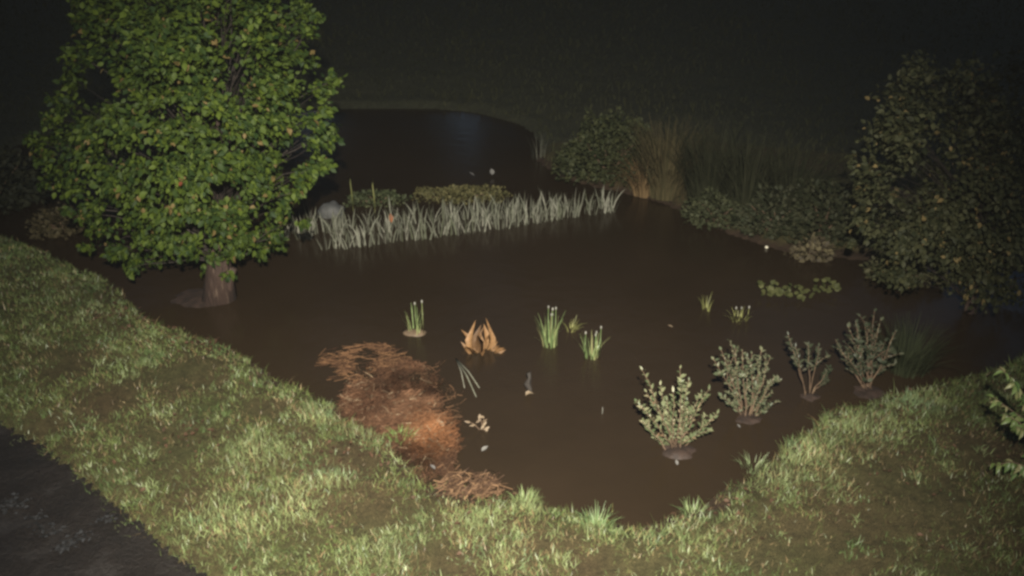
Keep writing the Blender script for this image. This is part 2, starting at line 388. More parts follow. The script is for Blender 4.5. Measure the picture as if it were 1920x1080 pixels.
# ------------------------------------------------------------------ drifted straw and needles
def fibres(x, y, z, length, width, ang, tilt, cols):
    n = len(x); V = np.zeros((n, 6, 3)); bend = rng.normal(0, .35, n)
    for j, f in enumerate((-.5, 0, .5)):
        a2 = ang + bend * f * 2
        cx = x + np.cos(ang) * length * f - np.sin(ang) * length * bend * (f * f) ; cy = y + np.sin(ang) * length * f + np.cos(ang) * length * bend * (f * f)
        cz = z + np.sin(tilt) * length * f + (.0 if j == 1 else 0)
        ox, oy = -np.sin(a2) * width / 2, np.cos(a2) * width / 2
        V[:, 2 * j] = np.stack([cx - ox, cy - oy, cz], -1); V[:, 2 * j + 1] = np.stack([cx + ox, cy + oy, cz + width * .3], -1)
    b0 = (np.arange(n) * 6)[:, None]
    Q = np.concatenate([b0 + [0, 2, 3, 1], b0 + [2, 4, 5, 3]], 0)
    return V.reshape(-1, 3), Q, np.repeat(cols, 6, 0)
def scatter(poly, n, margin=0.0):
    xs, ys = [p[0] for p in poly], [p[1] for p in poly]
    x = rng.uniform(min(xs), max(xs), n); y = rng.uniform(min(ys), max(ys), n)
    k = sdf(x, y, poly) < margin + .10 * (noise(x, y, 6, 15) - .5); return x[k], y[k]
x, y = scatter(MULCH, 22000, .07)
keepf = rng.random(len(x)) < (.10 + sstep(.34, .58, fbm(x, y, 4.2, 171))) * (.10 + .9 * sstep(.06, -.16, sdf(x, y, MULCH))); x, y = x[keepf], y[keepf]; n = len(x)
kk = fbm(x, y, 4.5, 71); u, v = px_of(x, y)
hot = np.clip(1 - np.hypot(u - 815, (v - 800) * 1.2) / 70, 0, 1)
z = np.maximum(hz(x, y), .002) + rng.random(n) ** 2 * .03
base = lerp3((.055, .026, .014), (.205, .108, .060), np.clip(kk * 1.5 - .35 + .4 * (rng.random(n) - .5), 0, 1))
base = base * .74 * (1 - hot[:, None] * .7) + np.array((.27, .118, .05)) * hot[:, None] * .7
base = np.where((rng.random(n) < .05)[:, None], np.array((.22, .16, .10)), base) * rng.uniform(.5, 1.3, n)[:, None] * (.45 + 1.1 * fbm(x, y, 6.5, 74))[:, None]
ang = 2.2 + 5 * (noise(x, y, 2.6, 72) - .5) + rng.normal(0, .9, n)
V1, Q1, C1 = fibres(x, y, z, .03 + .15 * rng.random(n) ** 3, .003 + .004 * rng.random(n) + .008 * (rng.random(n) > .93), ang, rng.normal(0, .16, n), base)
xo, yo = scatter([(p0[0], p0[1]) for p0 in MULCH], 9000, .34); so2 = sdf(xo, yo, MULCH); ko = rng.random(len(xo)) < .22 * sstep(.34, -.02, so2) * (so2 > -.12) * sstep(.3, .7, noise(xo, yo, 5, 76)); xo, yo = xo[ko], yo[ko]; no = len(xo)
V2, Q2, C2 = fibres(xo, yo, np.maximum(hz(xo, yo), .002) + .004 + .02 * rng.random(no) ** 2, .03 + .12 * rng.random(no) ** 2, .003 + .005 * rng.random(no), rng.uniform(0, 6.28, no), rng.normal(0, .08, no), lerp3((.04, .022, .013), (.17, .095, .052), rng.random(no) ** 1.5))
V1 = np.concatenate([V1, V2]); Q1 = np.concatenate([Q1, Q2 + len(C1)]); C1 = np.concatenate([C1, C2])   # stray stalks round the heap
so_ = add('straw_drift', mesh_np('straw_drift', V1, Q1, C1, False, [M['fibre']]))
tag(so_, 'heap of reddish brown wet straw and needles washed against the lawn', 'straw', kind='stuff')
x, y = scatter(MULCH_DEEP, 1500, .02); n = len(x); kk = noise(x, y, 5.5, 73)
k = rng.random(n) < sstep(.42, .75, kk) + .05; x, y, kk = x[k], y[k], kk[k]; n = len(x)
base = lerp3((.04, .02, .012), (.22, .12, .06), rng.random(n) ** 2)
V1, Q1, C1 = fibres(x, y, .004 + .012 * rng.random(n), .05 + .16 * rng.random(n) ** 2, .004 + .004 * rng.random(n), 0.1 + rng.normal(0, .5, n), rng.normal(0, .05, n), base)
so_ = add('floating_straw', mesh_np('floating_straw', V1, Q1, C1, False, [M['fibre']]))
tag(so_, 'thin dark straw floating on the water beyond the brown heap', 'straw', kind='stuff')
LIT = smooth_poly(P([(818, 908), (850, 893), (885, 890), (930, 905), (955, 925), (900, 945), (840, 940)]), 1)
x, y = scatter(LIT, 520, .10); k = rng.random(len(x)) < sstep(.3, .6, noise(x, y, 9, 75)) * (.15 + .85 * sstep(.05, -.1, sdf(x, y, LIT))); x, y = x[k], y[k]; n = len(x)
base = lerp3((.04, .022, .013), (.20, .12, .066), rng.random(n) ** 2.5)
V1, Q1, C1 = fibres(x, y, np.maximum(hz(x, y), .004) + .02 + .03 * rng.random(n), .04 + .15 * rng.random(n) ** 2, .005 + .006 * rng.random(n), .4 + rng.normal(0, .7, n), rng.normal(.05, .2, n), base)
so_ = add('shore_straw', mesh_np('shore_straw', V1, Q1, C1, False, [M['fibre']]))
tag(so_, 'small patch of tan straw and twigs at the near water edge', 'straw', kind='stuff')

# ------------------------------------------------------------------ leaves, tubes, lumps
def leaf_proto(w=.62, fold=.12, droop=.12, lobes=False):
    v = [(0, 0, 0), (-w * .40, .22, fold * w), (w * .40, .22, fold * w), (-w * .46, .55, fold * w), (w * .46, .55, fold * w), (0, 1, -droop), (0, .24, 0), (0, .58, -.02)]
    f = [(0, 6, 1), (0, 2, 6), (1, 6, 7, 3), (6, 2, 4, 7), (3, 7, 5), (7, 4, 5)]
    return v, f
def leaf_mesh(name, m, **kw):
    v, f = leaf_proto(**kw); return mesh_np(name, v, f, None, True, [m])
LV = np.array(leaf_proto(.66, .12, .14)[0])
LT = np.array([(0, 6, 1), (0, 2, 6), (1, 6, 7), (1, 7, 3), (6, 2, 4), (6, 4, 7), (3, 7, 5), (7, 4, 5)])
def frames(dirs, norms):
    d = dirs / np.linalg.norm(dirs, axis=1, keepdims=True)
    n = norms - (norms * d).sum(1, keepdims=True) * d; n /= np.linalg.norm(n, axis=1, keepdims=True) + 1e-9
    x = np.cross(d, n); return np.stack([x, d, n], -1)          # columns: width, length, normal
def leaf_cloud(pos, dirs, norms, size, cols):
    Fm = frames(dirs, norms); V = np.einsum('nij,kj->nki', Fm, LV) * size[:, None, None] + pos[:, None]
    n = len(pos); T = (np.arange(n) * len(LV))[:, None, None] + LT[None]
    return V.reshape(-1, 3), T.reshape(-1, 3), np.repeat(cols, len(LV), 0)
def quat_of(d, nrm):
    Fm = frames(np.array([d], dtype=float), np.array([nrm], dtype=float))[0]
    return Matrix(Fm.tolist()).to_quaternion()
def tube(pts, radii, ns=7, wob=0.0):
    pts = [Vector(p) for p in pts]; V, Fc = [], []
    for i, p in enumerate(pts):
        tdir = (pts[min(i + 1, len(pts) - 1)] - pts[max(i - 1, 0)]).normalized()
        q = tdir.to_track_quat('Z', 'Y')
        for j in range(ns):
            a = 2 * math.pi * j / ns; rr_ = radii[i] * (1 + wob * (random.random() - .5))
            V.append(p + q @ Vector((math.cos(a) * rr_, math.sin(a) * rr_, 0)))
    for i in range(len(pts) - 1):
        for j in range(ns): Fc.append((i * ns + j, i * ns + (j + 1) % ns, (i + 1) * ns + (j + 1) % ns, (i + 1) * ns + j))
    Fc.append(tuple(range(ns))[::-1]); Fc.append(tuple((len(pts) - 1) * ns + j for j in range(ns)))
    return [tuple(v) for v in V], Fc
def curve_pts(a, b, sag, n=6, jit=0.0):
    a, b = Vector(a), Vector(b); out = []
    for i in range(n):
        f = i / (n - 1); p = a.lerp(b, f); p.z += sag * 4 * f * (1 - f)
        if 0 < i < n - 1: p += Vector((random.uniform(-jit, jit), random.uniform(-jit, jit), random.uniform(-jit, jit) * .5))
        out.append(p)
    return out
def lump(rx, ry, rz, seed=0, n=14, rough=.18):
    V, Fc = [], []
    m_ = n // 2
    for i in range(m_ + 1):
        th = math.pi * i / m_
        for j in range(n):
            ph = 2 * math.pi * j / n
            x_, y_, z_ = math.sin(th) * math.cos(ph), math.sin(th) * math.sin(ph), math.cos(th)
            s = 1 + rough * (2 * float(fbm(np.array([x_ * 1.3 + seed * 3.1]), np.array([y_ * 1.3 + z_ * 1.7]), 1.6, seed)[0]) - 1)
            V.append((x_ * rx * s, y_ * ry * s, z_ * rz * s))
    for i in range(m_):
        for j in range(n): Fc.append((i * n + j, (i + 1) * n + j, (i + 1) * n + (j + 1) % n, i * n + (j + 1) % n))
    return V, Fc

def heap(rad, hgt, seed):                        # a rough low heap of soil and roots
    V, Fc = [(0, 0, hgt)], []; na, nr_ = 26, 6
    for i in range(1, nr_ + 1):
        for j in range(na):
            a_ = 2 * math.pi * j / na; q = rad * i / nr_ * (1 + .35 * (float(noise(np.array([math.cos(a_) * 1.4 + seed]), np.array([math.sin(a_) * 1.4]), 1.0, seed)[0]) - .5))
            V.append((math.cos(a_) * q, math.sin(a_) * q * .75, hgt * (1 - (i / nr_) ** 2 * 1.8) + .03 * (float(fbm(np.array([math.cos(a_) * q]), np.array([math.sin(a_) * q]), 14, seed)[0]) - .5)))
    for j in range(na): Fc.append((0, 1 + j, 1 + (j + 1) % na))
    for i in range(nr_ - 1):
        for j in range(na): b_ = 1 + i * na; Fc.append((b_ + j, b_ + na + j, b_ + na + (j + 1) % na, b_ + (j + 1) % na))
    return V, Fc
# ------------------------------------------------------------------ trees
def tree(name, label, cat, base, clusters, leaf_size, mats, n_leaf, n_obj, cols, trunk_top, trunk_r, up_bias=.15, group=None, extra_stem=None, droop=.35):
    """clusters: list of (centre Vector in world space, radius); leaves gather in them round real branches."""
    root = empty(name, base); tag(root, label, cat, group)
    B = Vector(base)
    top = Vector(trunk_top) - B
    tp_ = curve_pts((0, 0, -.12), top, 0, 8, trunk_r * .35)
    rad = [trunk_r * (2.0 if i == 0 else 1.15 if i == 1 else 1) * (1 - .8 * i / 7) for i in range(8)]
    v_, f_ = tube(tp_, rad, 10, .22); add('trunk', mesh_np('trunk', v_, f_, None, True, [M['bark']]), root)
    if extra_stem:
        v_, f_ = tube(curve_pts((trunk_r * .6, -.02, -.1), extra_stem, .02, 5, .01), [trunk_r * .75, trunk_r * .6, trunk_r * .5, trunk_r * .42, trunk_r * .36], 8, .25)
        add('trunk', mesh_np('side_stem', v_, f_, None, True, [M['bark']]), root)
    limbs = []
    for i, (c_, r_) in enumerate(clusters):
        c = c_ - B
        f = min(.95, max(.12, (c.z * .55) / max(top.z, .1))); j = min(6, int(f * 7)); s = tp_[j].lerp(tp_[j + 1], f * 7 - j)
        pts = curve_pts(s, c, .12 * (c - s).length * random.uniform(.2, 1), 6, .05)
        r0 = trunk_r * (.17 if i % 4 == 0 else .09) * (1 - .4 * f)
        v_, f_ = tube(pts, [r0 * (1 - .85 * q / 5) for q in range(6)], 6, .1)
        add('branch', mesh_np('branch', v_, f_, None, True, [M['branch_bark']]), root)
        limbs.append(pts)
    wts = np.array([(r_ + .03) ** 1.7 for _, r_ in clusters]); wts /= wts.sum()
    ci = rng.choice(len(clusters), n_leaf, p=wts)
    C0 = np.array([(c_ - B)[:] for c_, _ in clusters]); R0 = np.array([r_ for _, r_ in clusters])
    dv = rng.normal(size=(n_leaf, 3)); dv /= np.linalg.norm(dv, axis=1, keepdims=True)
    rad_ = rng.random(n_leaf) ** .6
    pos = C0[ci] + dv * (rad_ * R0[ci])[:, None] * np.array((1, 1, .82))
    ctr = C0.mean(0)
    outw = pos - ctr; outw /= np.linalg.norm(outw, axis=1, keepdims=True) + 1e-6
    dirs = outw * .7 + rng.normal(0, .55, (n_leaf, 3)); dirs[:, 2] -= droop
    norms = rng.normal(0, .5, (n_leaf, 3)) + outw * .55; norms[:, 2] += .55
    size = leaf_size * rng.uniform(.5, 1.25, n_leaf)
    keep = pos[:, 2] + B.z > .10
    pos, dirs, norms, size = pos[keep], dirs[keep], norms[keep], size[keep]
    # the leaves nearest to the eye become objects of their own, the rest stay one mass
    eye = np.array((0, 0, CAM_H)) - np.array(B[:]); facing = ((pos - ctr) * (eye - ctr)).sum(1) / np.linalg.norm(eye - ctr)
    score = facing + rng.normal(0, .35, len(pos)); order = np.argsort(-score); near, rest = order[:n_obj], order[n_obj:]
    tc = cols(len(rest)); V, T, C = leaf_cloud(pos[rest], dirs[rest], norms[rest], size[rest], tc)
    fo = add('foliage', mesh_np('foliage', V, T, C, True, [M['foliage']]), root); fo['kind'] = 'stuff'
    lm = [leaf_mesh('leaf', mats[0], w=ww, fold=.12, droop=dd) for ww, dd in ((.62, .12), (.72, .2), (.55, .05))]
    red = leaf_mesh('leaf', mats[1]) if len(mats) > 1 else None
    Fm = frames(dirs[near], norms[near])
    for q, i in enumerate(near):
        o = add('leaf', red if (red and q % 70 == 9) else lm[q % 3], root, pos[i].tolist(), None, float(size[i]))
        o.rotation_mode = 'QUATERNION'; o.rotation_quaternion = Matrix(Fm[q].tolist()).to_quaternion()
    return root

# left tree standing in the flood
tb = at(408, 560); TY = tb.y
def TC(u, v, dy=0.0): return at_y(u, v, TY + dy)
cl = []
outline = [(625, 150, .12), (600, 170, .17), (608, 205, .12), (585, 225, .15), (618, 262, .12), (590, 270, .16), (590, 310, .13), (565, 330, .16), (560, 358, .10), (535, 365, .15), (520, 395, .17), (505, 430, .16), (515, 445, .09),
           (470, 450, .15), (445, 462, .11), (392, 505, .10), (398, 480, .11), (425, 472, .11), (335, 462, .18), (300, 480, .15), (262, 488, .15), (245, 500, .10), (222, 470, .14), (190, 430, .18), (160, 400, .16), (135, 345, .2), (105, 318, .15), (85, 288, .15),
           (105, 262, .18), (100, 222, .13), (125, 195, .2), (140, 150, .18), (150, 105, .2), (175, 60, .18), (172, 15, .18), (205, -20, .3), (575, 118, .14), (548, 100, .18), (575, 60, .10), (572, 25, .12), (545, 40, .17), (500, 60, .26), (480, 20, .3), (540, 160, .2), (450, -30, .3)]
for u, v, r_ in outline: cl.append((TC(u, v, random.uniform(-.5, .3)), r_))
for u, v, dy in [(350, 462, -.5), (455, 445, -.4), (310, 455, -.6), (270, 450, -.5), (180, 380, -.3), (150, 300, -.2), (200, 330, -.6), (170, 240, -.3), (490, 240, -.3), (505, 295, -.3), (470, 330, -.5), (525, 255, -.2), (450, 385, -.6), (380, 400, -.9), (350, 380, -1.0), (330, 400, -.9), (350, 180, -1.2), (400, 190, -1.2), (480, 280, .1), (300, 410, -.8), (500, 330, 0), (455, 300, -.7), (370, 350, -1.1), (375, 160, -1.2), (420, 395, -.7), (505, 215, -.2)]:
    cl.append((at_y(u, v, TY + dy), random.uniform(.14, .22)))
for _ in range(34):                              # single sprigs standing out of the crown
    a_ = random.uniform(-.9, math.pi + .9); q = random.uniform(1.02, 1.2)
    u = 345 + 240 * q * math.cos(a_); v = 225 + (255 if math.sin(a_) > 0 else 380) * q * math.sin(a_)
    pz = TC(u, v, random.uniform(-.4, .4))
    if pz.z > .35 and not (u < 190 and v < 170): cl.append((pz, random.uniform(.06, .12)))
for _ in range(150):
    while True:
        u = random.uniform(120, 590); v = random.uniform(-330, 470)
        e = ((u - 330) / 205) ** 2 + ((v - 220) / 240) ** 2 if v > 220 else ((u - 345) / 195) ** 2 + ((v - 220) / 560) ** 2
        if e < .95: break
    dep = 1.5 * math.sqrt(max(0, 1 - e)); s = random.choice([-1, -1, -1, 1]) * dep * random.uniform(.35, 1.05)
    p = at_y(u, v, TY + s); p.z = max(p.z, .3)          # spread through the depth of the crown
    cl.append((p, random.uniform(.15, .30)))
def tree_cols(n):
    t_ = rng.random(n); c = lerp3((.013, .027, .007), (.056, .080, .010), t_ ** 1.2)
    return np.where((rng.random(n) < .02)[:, None], np.array((.11, .08, .03)), c)
top = TC(385, -330, .1)
tree('broadleaf_tree', 'yellow-green broadleaf tree with low crown standing in the flood water', 'tree', tb, cl, .072, [M['tree_leaf'], M['red_leaf']], 31000, 300, tree_cols,
     top, .115, extra_stem=(.26, -.05, .42))
v_, f_ = heap(.5, .04, 4); o = add('root_mound', mesh_np('root_mound', v_, f_, None, True, [M['mulch']]), None, at(372, 566) + Vector((0, .1, -.01)))
tag(o, 'low muddy brown mound at the foot of the left tree', 'mound')

# right tree, dim, cut by the picture's edge
rb = at(1835, 585); rb.z = gz(rb.x, rb.y); RY = rb.y + .1
cl = []
for u, v, r_ in [(1650, 255, .22), (1630, 315, .22), (1628, 380, .24), (1650, 435, .22), (1680, 300, .3), (1700, 230, .3), (1760, 180, .34), (1700, 455, .2), (1740, 470, .22), (1790, 520, .22), (1840, 555, .2), (1880, 540, .25), (1640, 345, .2), (1620, 420, .16), (1850, 500, .3), (1905, 565, .25), (1830, 470, .3), (1880, 440, .3), (1800, 420, .3), (1860, 380, .3), (1760, 380, .3), (1920, 330, .3), (1720, 420, .25), (1800, 210, .24), (1840, 240, .26), (1870, 200, .26), (1820, 275, .26), (1900, 250, .26), (1780, 250, .24), (1850, 300, .26), (1890, 310, .26), (1830, 180, .24)]:
    cl.append((at_y(u, v, RY + random.uniform(-.7, .1)), r_))
for _ in range(84):
    u = random.uniform(1670, 2080); v = random.uniform(120, 520)
    cl.append((at_y(u, v, RY + random.uniform(-1.0, .5)), random.uniform(.16, .34)))
for _ in range(18):
    cl.append((at_y(random.uniform(1600, 1700), random.uniform(200, 470), RY + random.uniform(-.4, .3)), random.uniform(.06, .11)))
for _ in range(10):
    cl.append((at_y(random.uniform(1680, 1960), random.uniform(110, 170), RY + random.uniform(-.4, .3)), random.uniform(.08, .16)))
def dull_cols(n):
    c = lerp3((.018, .022, .010), (.056, .057, .026), rng.random(n)); return np.where((rng.random(n) < .03)[:, None], np.array((.16, .12, .05)), c)
tree('small_tree', 'dim olive leaved tree at the right edge beyond the shrubs', 'tree', rb, cl, .064, [M['dull_leaf']], 19000, 220, dull_cols, at_y(1850, 190, RY), .07)

# far dark trees, mostly unseen, added to keep the sky's reflection off the pond
far_spots = [((-13.5, 33), 1.0, 'leftmost dark tree added on the slope beyond the far shore'), ((-5.5, 37), 1.15, 'dark tree added on the far slope left of the picture centre'), ((1.5, 35), .95, 'dark tree added on the far slope at the picture centre'),
             ((8.0, 38), 1.2, 'dark tree added on the far slope right of the picture centre'), ((15.5, 36), 1.0, 'dark tree added on the far slope beside the gravel track'), ((-21, 30), 1.1, 'dark tree added on the far slope at the left edge'), ((-9.6, 29), .95, 'unseen dark tree added behind the crown of the left tree'), ((-16.5, 27), .95, 'dark tree added on the far slope left of the tree crown'), ((4.6, 40), 1.1, 'dark tree added farthest back on the far slope')]
def far_foliage(seed):
    r = np.random.default_rng(seed); n = 2600
    zz = r.random(n) ** .8; ht = 1.2 + zz * 10.5
    rad = (3.1 * np.sin(np.clip(.25 + zz * 2.7, 0, np.pi)) + .25) * r.random(n) ** .4; a = r.uniform(0, 6.28, n)
    rad *= .75 + .5 * noise(a * 2 + 9, ht, .9, seed)
    pos = np.stack([np.cos(a) * rad, np.sin(a) * rad, ht], -1); out = pos * np.array((1, 1, 0)) + .01
    dirs = out / (np.linalg.norm(out, axis=1, keepdims=True) + 1e-6) + r.normal(0, .5, (n, 3)); norms = r.normal(0, .6, (n, 3)); norms[:, 2] += .6
    c = lerp3((.022, .026, .012), (.05, .055, .024), r.random(n))
    V, T, C = leaf_cloud(pos, dirs, norms, r.uniform(.45, .95, n), c); return mesh_np('foliage', V, T, C, True, [M['foliage']])
ff = [far_foliage(s) for s in (201, 202)]
v_, f_ = tube([(0, 0, -.5), (.1, 0, 2), (0, .1, 5), (.05, 0, 9)], [.4, .27, .2, .05], 8, .1); ftm = mesh_np('trunk', v_, f_, None, True, [M['bark']])
for i, ((x_, y_), s, lab) in enumerate(far_spots):
    ro = empty('added_far_tree', (x_, y_, gz(x_, y_)), random.uniform(0, 6.28)); ro.scale = (s, s, s * random.uniform(.9, 1.15)); tag(ro, lab, 'tree', 'dark trees added to block the sky reflection')
    add('trunk', ftm, ro); fo = add('foliage', ff[i % 2], ro); fo['kind'] = 'stuff'

# ------------------------------------------------------------------ bushes and grasses of the far and right banks
def bush(name, label, cat, base, rx, ry, rz, n, size, ca, cb, group=None, seed=1):
    r = np.random.default_rng(seed); root = empty(name, base); tag(root, label, cat, group)
    dv = r.normal(size=(n, 3)); dv[:, 2] = np.abs(dv[:, 2]); dv /= np.linalg.norm(dv, axis=1, keepdims=True)
    lumpy = .78 + .4 * noise(dv[:, 0] * 3 + seed, dv[:, 1] * 3 + dv[:, 2] * 2, .9, seed)
    pos = dv * (r.random(n) ** .3 * lumpy)[:, None] * np.array((rx, ry, rz)) + np.array((0, 0, .03))
    dirs = dv + r.normal(0, .6, (n, 3)); norms = dv + r.normal(0, .5, (n, 3)); norms[:, 2] += .4
    V, T, C = leaf_cloud(pos, dirs, norms, size * r.uniform(.6, 1.3, n), lerp3(ca, cb, r.random(n) ** 1.3))
    fo = add('foliage', mesh_np('foliage', V, T, C, True, [M['foliage']]), root); fo['kind'] = 'stuff'
    for k_ in range(6):
        a_ = k_ * 1.05 + r.random(); v_, f_ = tube(curve_pts((0, 0, -.08), (math.cos(a_) * rx * .6, math.sin(a_) * ry * .6, rz * .65), .05, 5, .02), [.018, .015, .012, .008, .004], 5)
        add('stem', mesh_np('stem', v_, f_, None, True, [M['twig']]), root)
    return root
def onland(u, v, dz=0.0):
    p = at(u, v); p.z = max(gz(p.x, p.y), 0.0) + dz; return p
bush('round_bush', 'low rounded dark green bush on the bank right of the reeds', 'bush', onland(1145, 338), .95, .75, .92, 5200, .06, (.024, .030, .013), (.046, .050, .020), seed=3)
bush('brown_bush', 'small olive-brown bush at the water edge left of the tree', 'bush', onland(118, 432, -.02), .42, .36, .30, 900, .07, (.04, .033, .017), (.08, .066, .034), seed=5)
bush('bank_bush', 'dark low bush at the far left beyond the lawn corner', 'bush', onland(-20, 385), .9, .8, .9, 2200, .09, (.016, .019, .012), (.032, .034, .018), seed=15)
bush('shore_bush', 'olive shrub on the right bank beside the tan grass', 'bush', onland(1345, 418, -.02), .48, .42, .42, 1500, .06, (.028, .033, .016), (.06, .064, .032), seed=6)
bush('shore_bush', 'dark shrub on the right bank above the bright pebble', 'bush', onland(1440, 445), .50, .42, .55, 1500, .065, (.022, .027, .013), (.05, .05, .028), seed=7)
bush('shore_bush', 'dark broad shrub between the bright pebble and the right tree', 'bush', onland(1540, 455), .62, .5, .75, 2200, .07, (.019, .023, .011), (.042, .043, .022), seed=8)
bush('low_plant', 'small reddish brown plant on the bank under the right tree', 'plant', onland(1520, 482, -.02), .3, .25, .25, 420, .07, (.05, .04, .028), (.13, .11, .06), seed=9)
bush('low_plant', 'low dim plant in the shallows under the right tree', 'plant', onland(1700, 520, -.03), .5, .35, .35, 900, .07, (.035, .036, .018), (.085, .08, .04), seed=10)

def tussock(name, label, cat, base, n, hgt, spread, width, ca, cb, lean=.55, seed=1, parts=0, pm=None, group=None):
    """a clump of arching blades; the nearest few are parts of their own"""
    r = np.random.default_rng(seed); root = empty(name, base); tag(root, label, cat, group)
    a = r.uniform(0, 2 * np.pi, n); rr_ = spread * np.sqrt(r.random(n)) * .35
    L = hgt * r.uniform(.55, 1.1, n); ln = np.abs(r.normal(lean, .25, n)); x0, y0 = np.cos(a) * rr_, np.sin(a) * rr_
    V, Fc = [], []; S = 6
    f = np.linspace(0, 1, S)
    VV = np.zeros((n, S, 2, 3))
    wv = np.stack([-np.sin(a), np.cos(a)], -1) 
    tw = r.uniform(-.8, .8, n); wx_ = np.cos(a + np.pi / 2 + tw); wy_ = np.sin(a + np.pi / 2 + tw)
    for j in range(S):
        out = L * np.sin(ln) * f[j] ** 1.7; z_ = L * (f[j] * np.cos(ln * f[j] * .9)); wd = width * (1 - .85 * f[j])
        cx, cy = x0 + np.cos(a) * out, y0 + np.sin(a) * out
        VV[:, j, 0] = np.stack([cx - wx_ * wd / 2, cy - wy_ * wd / 2, z_ - .03], -1); VV[:, j, 1] = np.stack([cx + wx_ * wd / 2, cy + wy_ * wd / 2, z_ - .03], -1)
    q = [[j * 2, j * 2 + 1, j * 2 + 3, j * 2 + 2] for j in range(S - 1)]
    b0 = (np.arange(n) * S * 2)[:, None, None]; Q = (b0 + np.array(q)[None]).reshape(-1, 4)
    C = np.repeat(lerp3(ca, cb, r.random(n)), S * 2, 0)
    if parts:
        for i in range(n):
            add('blade', mesh_np('blade', VV[i].reshape(-1, 3), np.array(q), None, True, [pm]), root)
    else:
        fo = add('blades', mesh_np('blades', VV.reshape(-1, 3), Q, C, True, [M['dull_grass' if hgt > .4 else 'grass']]), root); fo['kind'] = 'stuff'
    return root
tussock('ornamental_grass', 'arching tan ornamental grass clump on the right bank', 'grass clump', onland(1245, 372, -.01), 620, 1.15, .7, .02, (.036, .034, .017), (.092, .074, .038), .46, 21)
tussock('ornamental_grass', 'short orange-tan grass tuft painting the lit left edge of the tall tan clump', 'grass clump', onland(1208, 366, -.01), 220, .72, .5, .022, (.08, .055, .028), (.20, .135, .068), .7, 22)  # brighter orange blades paint the clump's lit left edge
for i, (u, v, hh, lab) in enumerate([(1325, 392, 1.2, 'tall dim grass clump just right of the tan grass'), (1395, 415, 1.15, 'tall dim grass clump behind the olive bank shrub'), (1470, 430, 1.0, 'tall dim grass clump behind the bright pebble')]):
    tussock('tall_grass', lab, 'grass clump', onland(u, v), 380, hh, .8, .022, (.015, .018, .009), (.036, .037, .021), .42, 30 + i, group='tall grasses on the right bank')
tussock('tall_grass', 'dim tall grass clump at the water behind the fourth shrub', 'grass clump', onland(1695, 690, -.01), 420, .52, .6, .009, (.018, .022, .011), (.036, .042, .022), .5, 41)
tussock('bank_tuft', 'pale stemmed grass tuft on the far shore left of the round bush', 'grass clump', onland(1012, 296, -.01), 26, .50, .5, .016, (.045, .048, .034), (.10, .10, .078), .25, 42)

# lit tufts rising out of the lawn edge
for u, v, n_, hh, ca, cb, lab, sd_ in [(1118, 1003, 60, .19, (.09, .15, .06), (.15, .21, .09), 'tall blue-green grass tuft on the near bank below the water', 51),
                                 (752, 828, 70, .13, (.10, .19, .05), (.17, .27, .08), 'bright green grass tuft beside the straw heap', 52),
                                 (1412, 878, 60, .16, (.10, .14, .06), (.18, .21, .11), 'grass tuft hanging over the water at the right bank corner', 53),
                                 (985, 945, 110, .10, (.12, .17, .06), (.20, .24, .11), 'thick pale grass tuft at the near water edge', 54),
                                 (1300, 968, 70, .12, (.10, .15, .06), (.18, .22, .10), 'grass tuft at the water edge right of the near inlet', 55)]:
    tussock('grass_tuft', lab, 'grass tuft', onland(u, v, .01), n_, hh, .28, .008, ca, cb, .6, sd_)
tussock('grass_blade_tuft', 'few thin yellow blades rising from the near water', 'grass tuft', at(1148, 958), 4, .16, .05, .009, 0, 0, .12, 56, parts=1, pm=M['reed_olive'])

# ------------------------------------------------------------------ reeds in a row across the pond
def reed_blade(L, wd, bend, tw=0.0):
    S = 6; V, Fc = [], []
    for j in range(S):
        f = j / (S - 1); w2 = wd * (1 - .15 * f if f < .7 else (1 - f) / .3 * .895 + .02) / 2
        x_ = bend * f * f * L; z_ = L * f * (1 - .25 * abs(bend) * f)
        a_ = tw * f
        V += [(x_ - w2 * math.cos(a_), -w2 * math.sin(a_), z_), (x_, .12 * wd, z_), (x_ + w2 * math.cos(a_), w2 * math.sin(a_), z_)]
    for j in range(S - 1):
        for k_ in range(2): q = j * 3 + k_; Fc.append((q, q + 1, q + 4, q + 3))
    return V, Fc
RB = [mesh_np('blade', *reed_blade(1.0, w_, b_, t_), None, True, [M['reed']]) for w_, b_, t_ in ((.036, .05, .3), (.042, .2, -.3), (.032, -.12, .5), (.038, .3, .1), (.046, 0.02, -.5))]
front = [(612, 470), (720, 459), (860, 441), (1000, 421), (1150, 398)]; back = [(528, 432), (640, 424), (760, 412), (900, 400), (1000, 393), (1148, 388)]
def lerp_line(L, u):
    for (a0, b0), (a1, b1) in zip(L, L[1:]):
        if a0 <= u <= a1: return b0 + (b1 - b0) * (u - a0) / (a1 - a0)
    return L[0][1] if u < L[0][0] else L[-1][1]
spots = []
for i in range(34):
    u = 612 + (1148 - 612) * (i + random.uniform(-.3, .3)) / 33; spots.append((u, lerp_line(front, u) - random.uniform(0, 4)))
tries = 0
while len(spots) < 112 and tries < 20000:
    tries += 1
    u = random.uniform(530, 1148); lo_, hi_ = lerp_line(back, u), lerp_line(front, u) if u > 612 else 448
    v = random.uniform(lo_, hi_)
    if all((u - a0) ** 2 + ((v - b0) * 1.6) ** 2 > 10 ** 2 for a0, b0 in spots): spots.append((u, v))
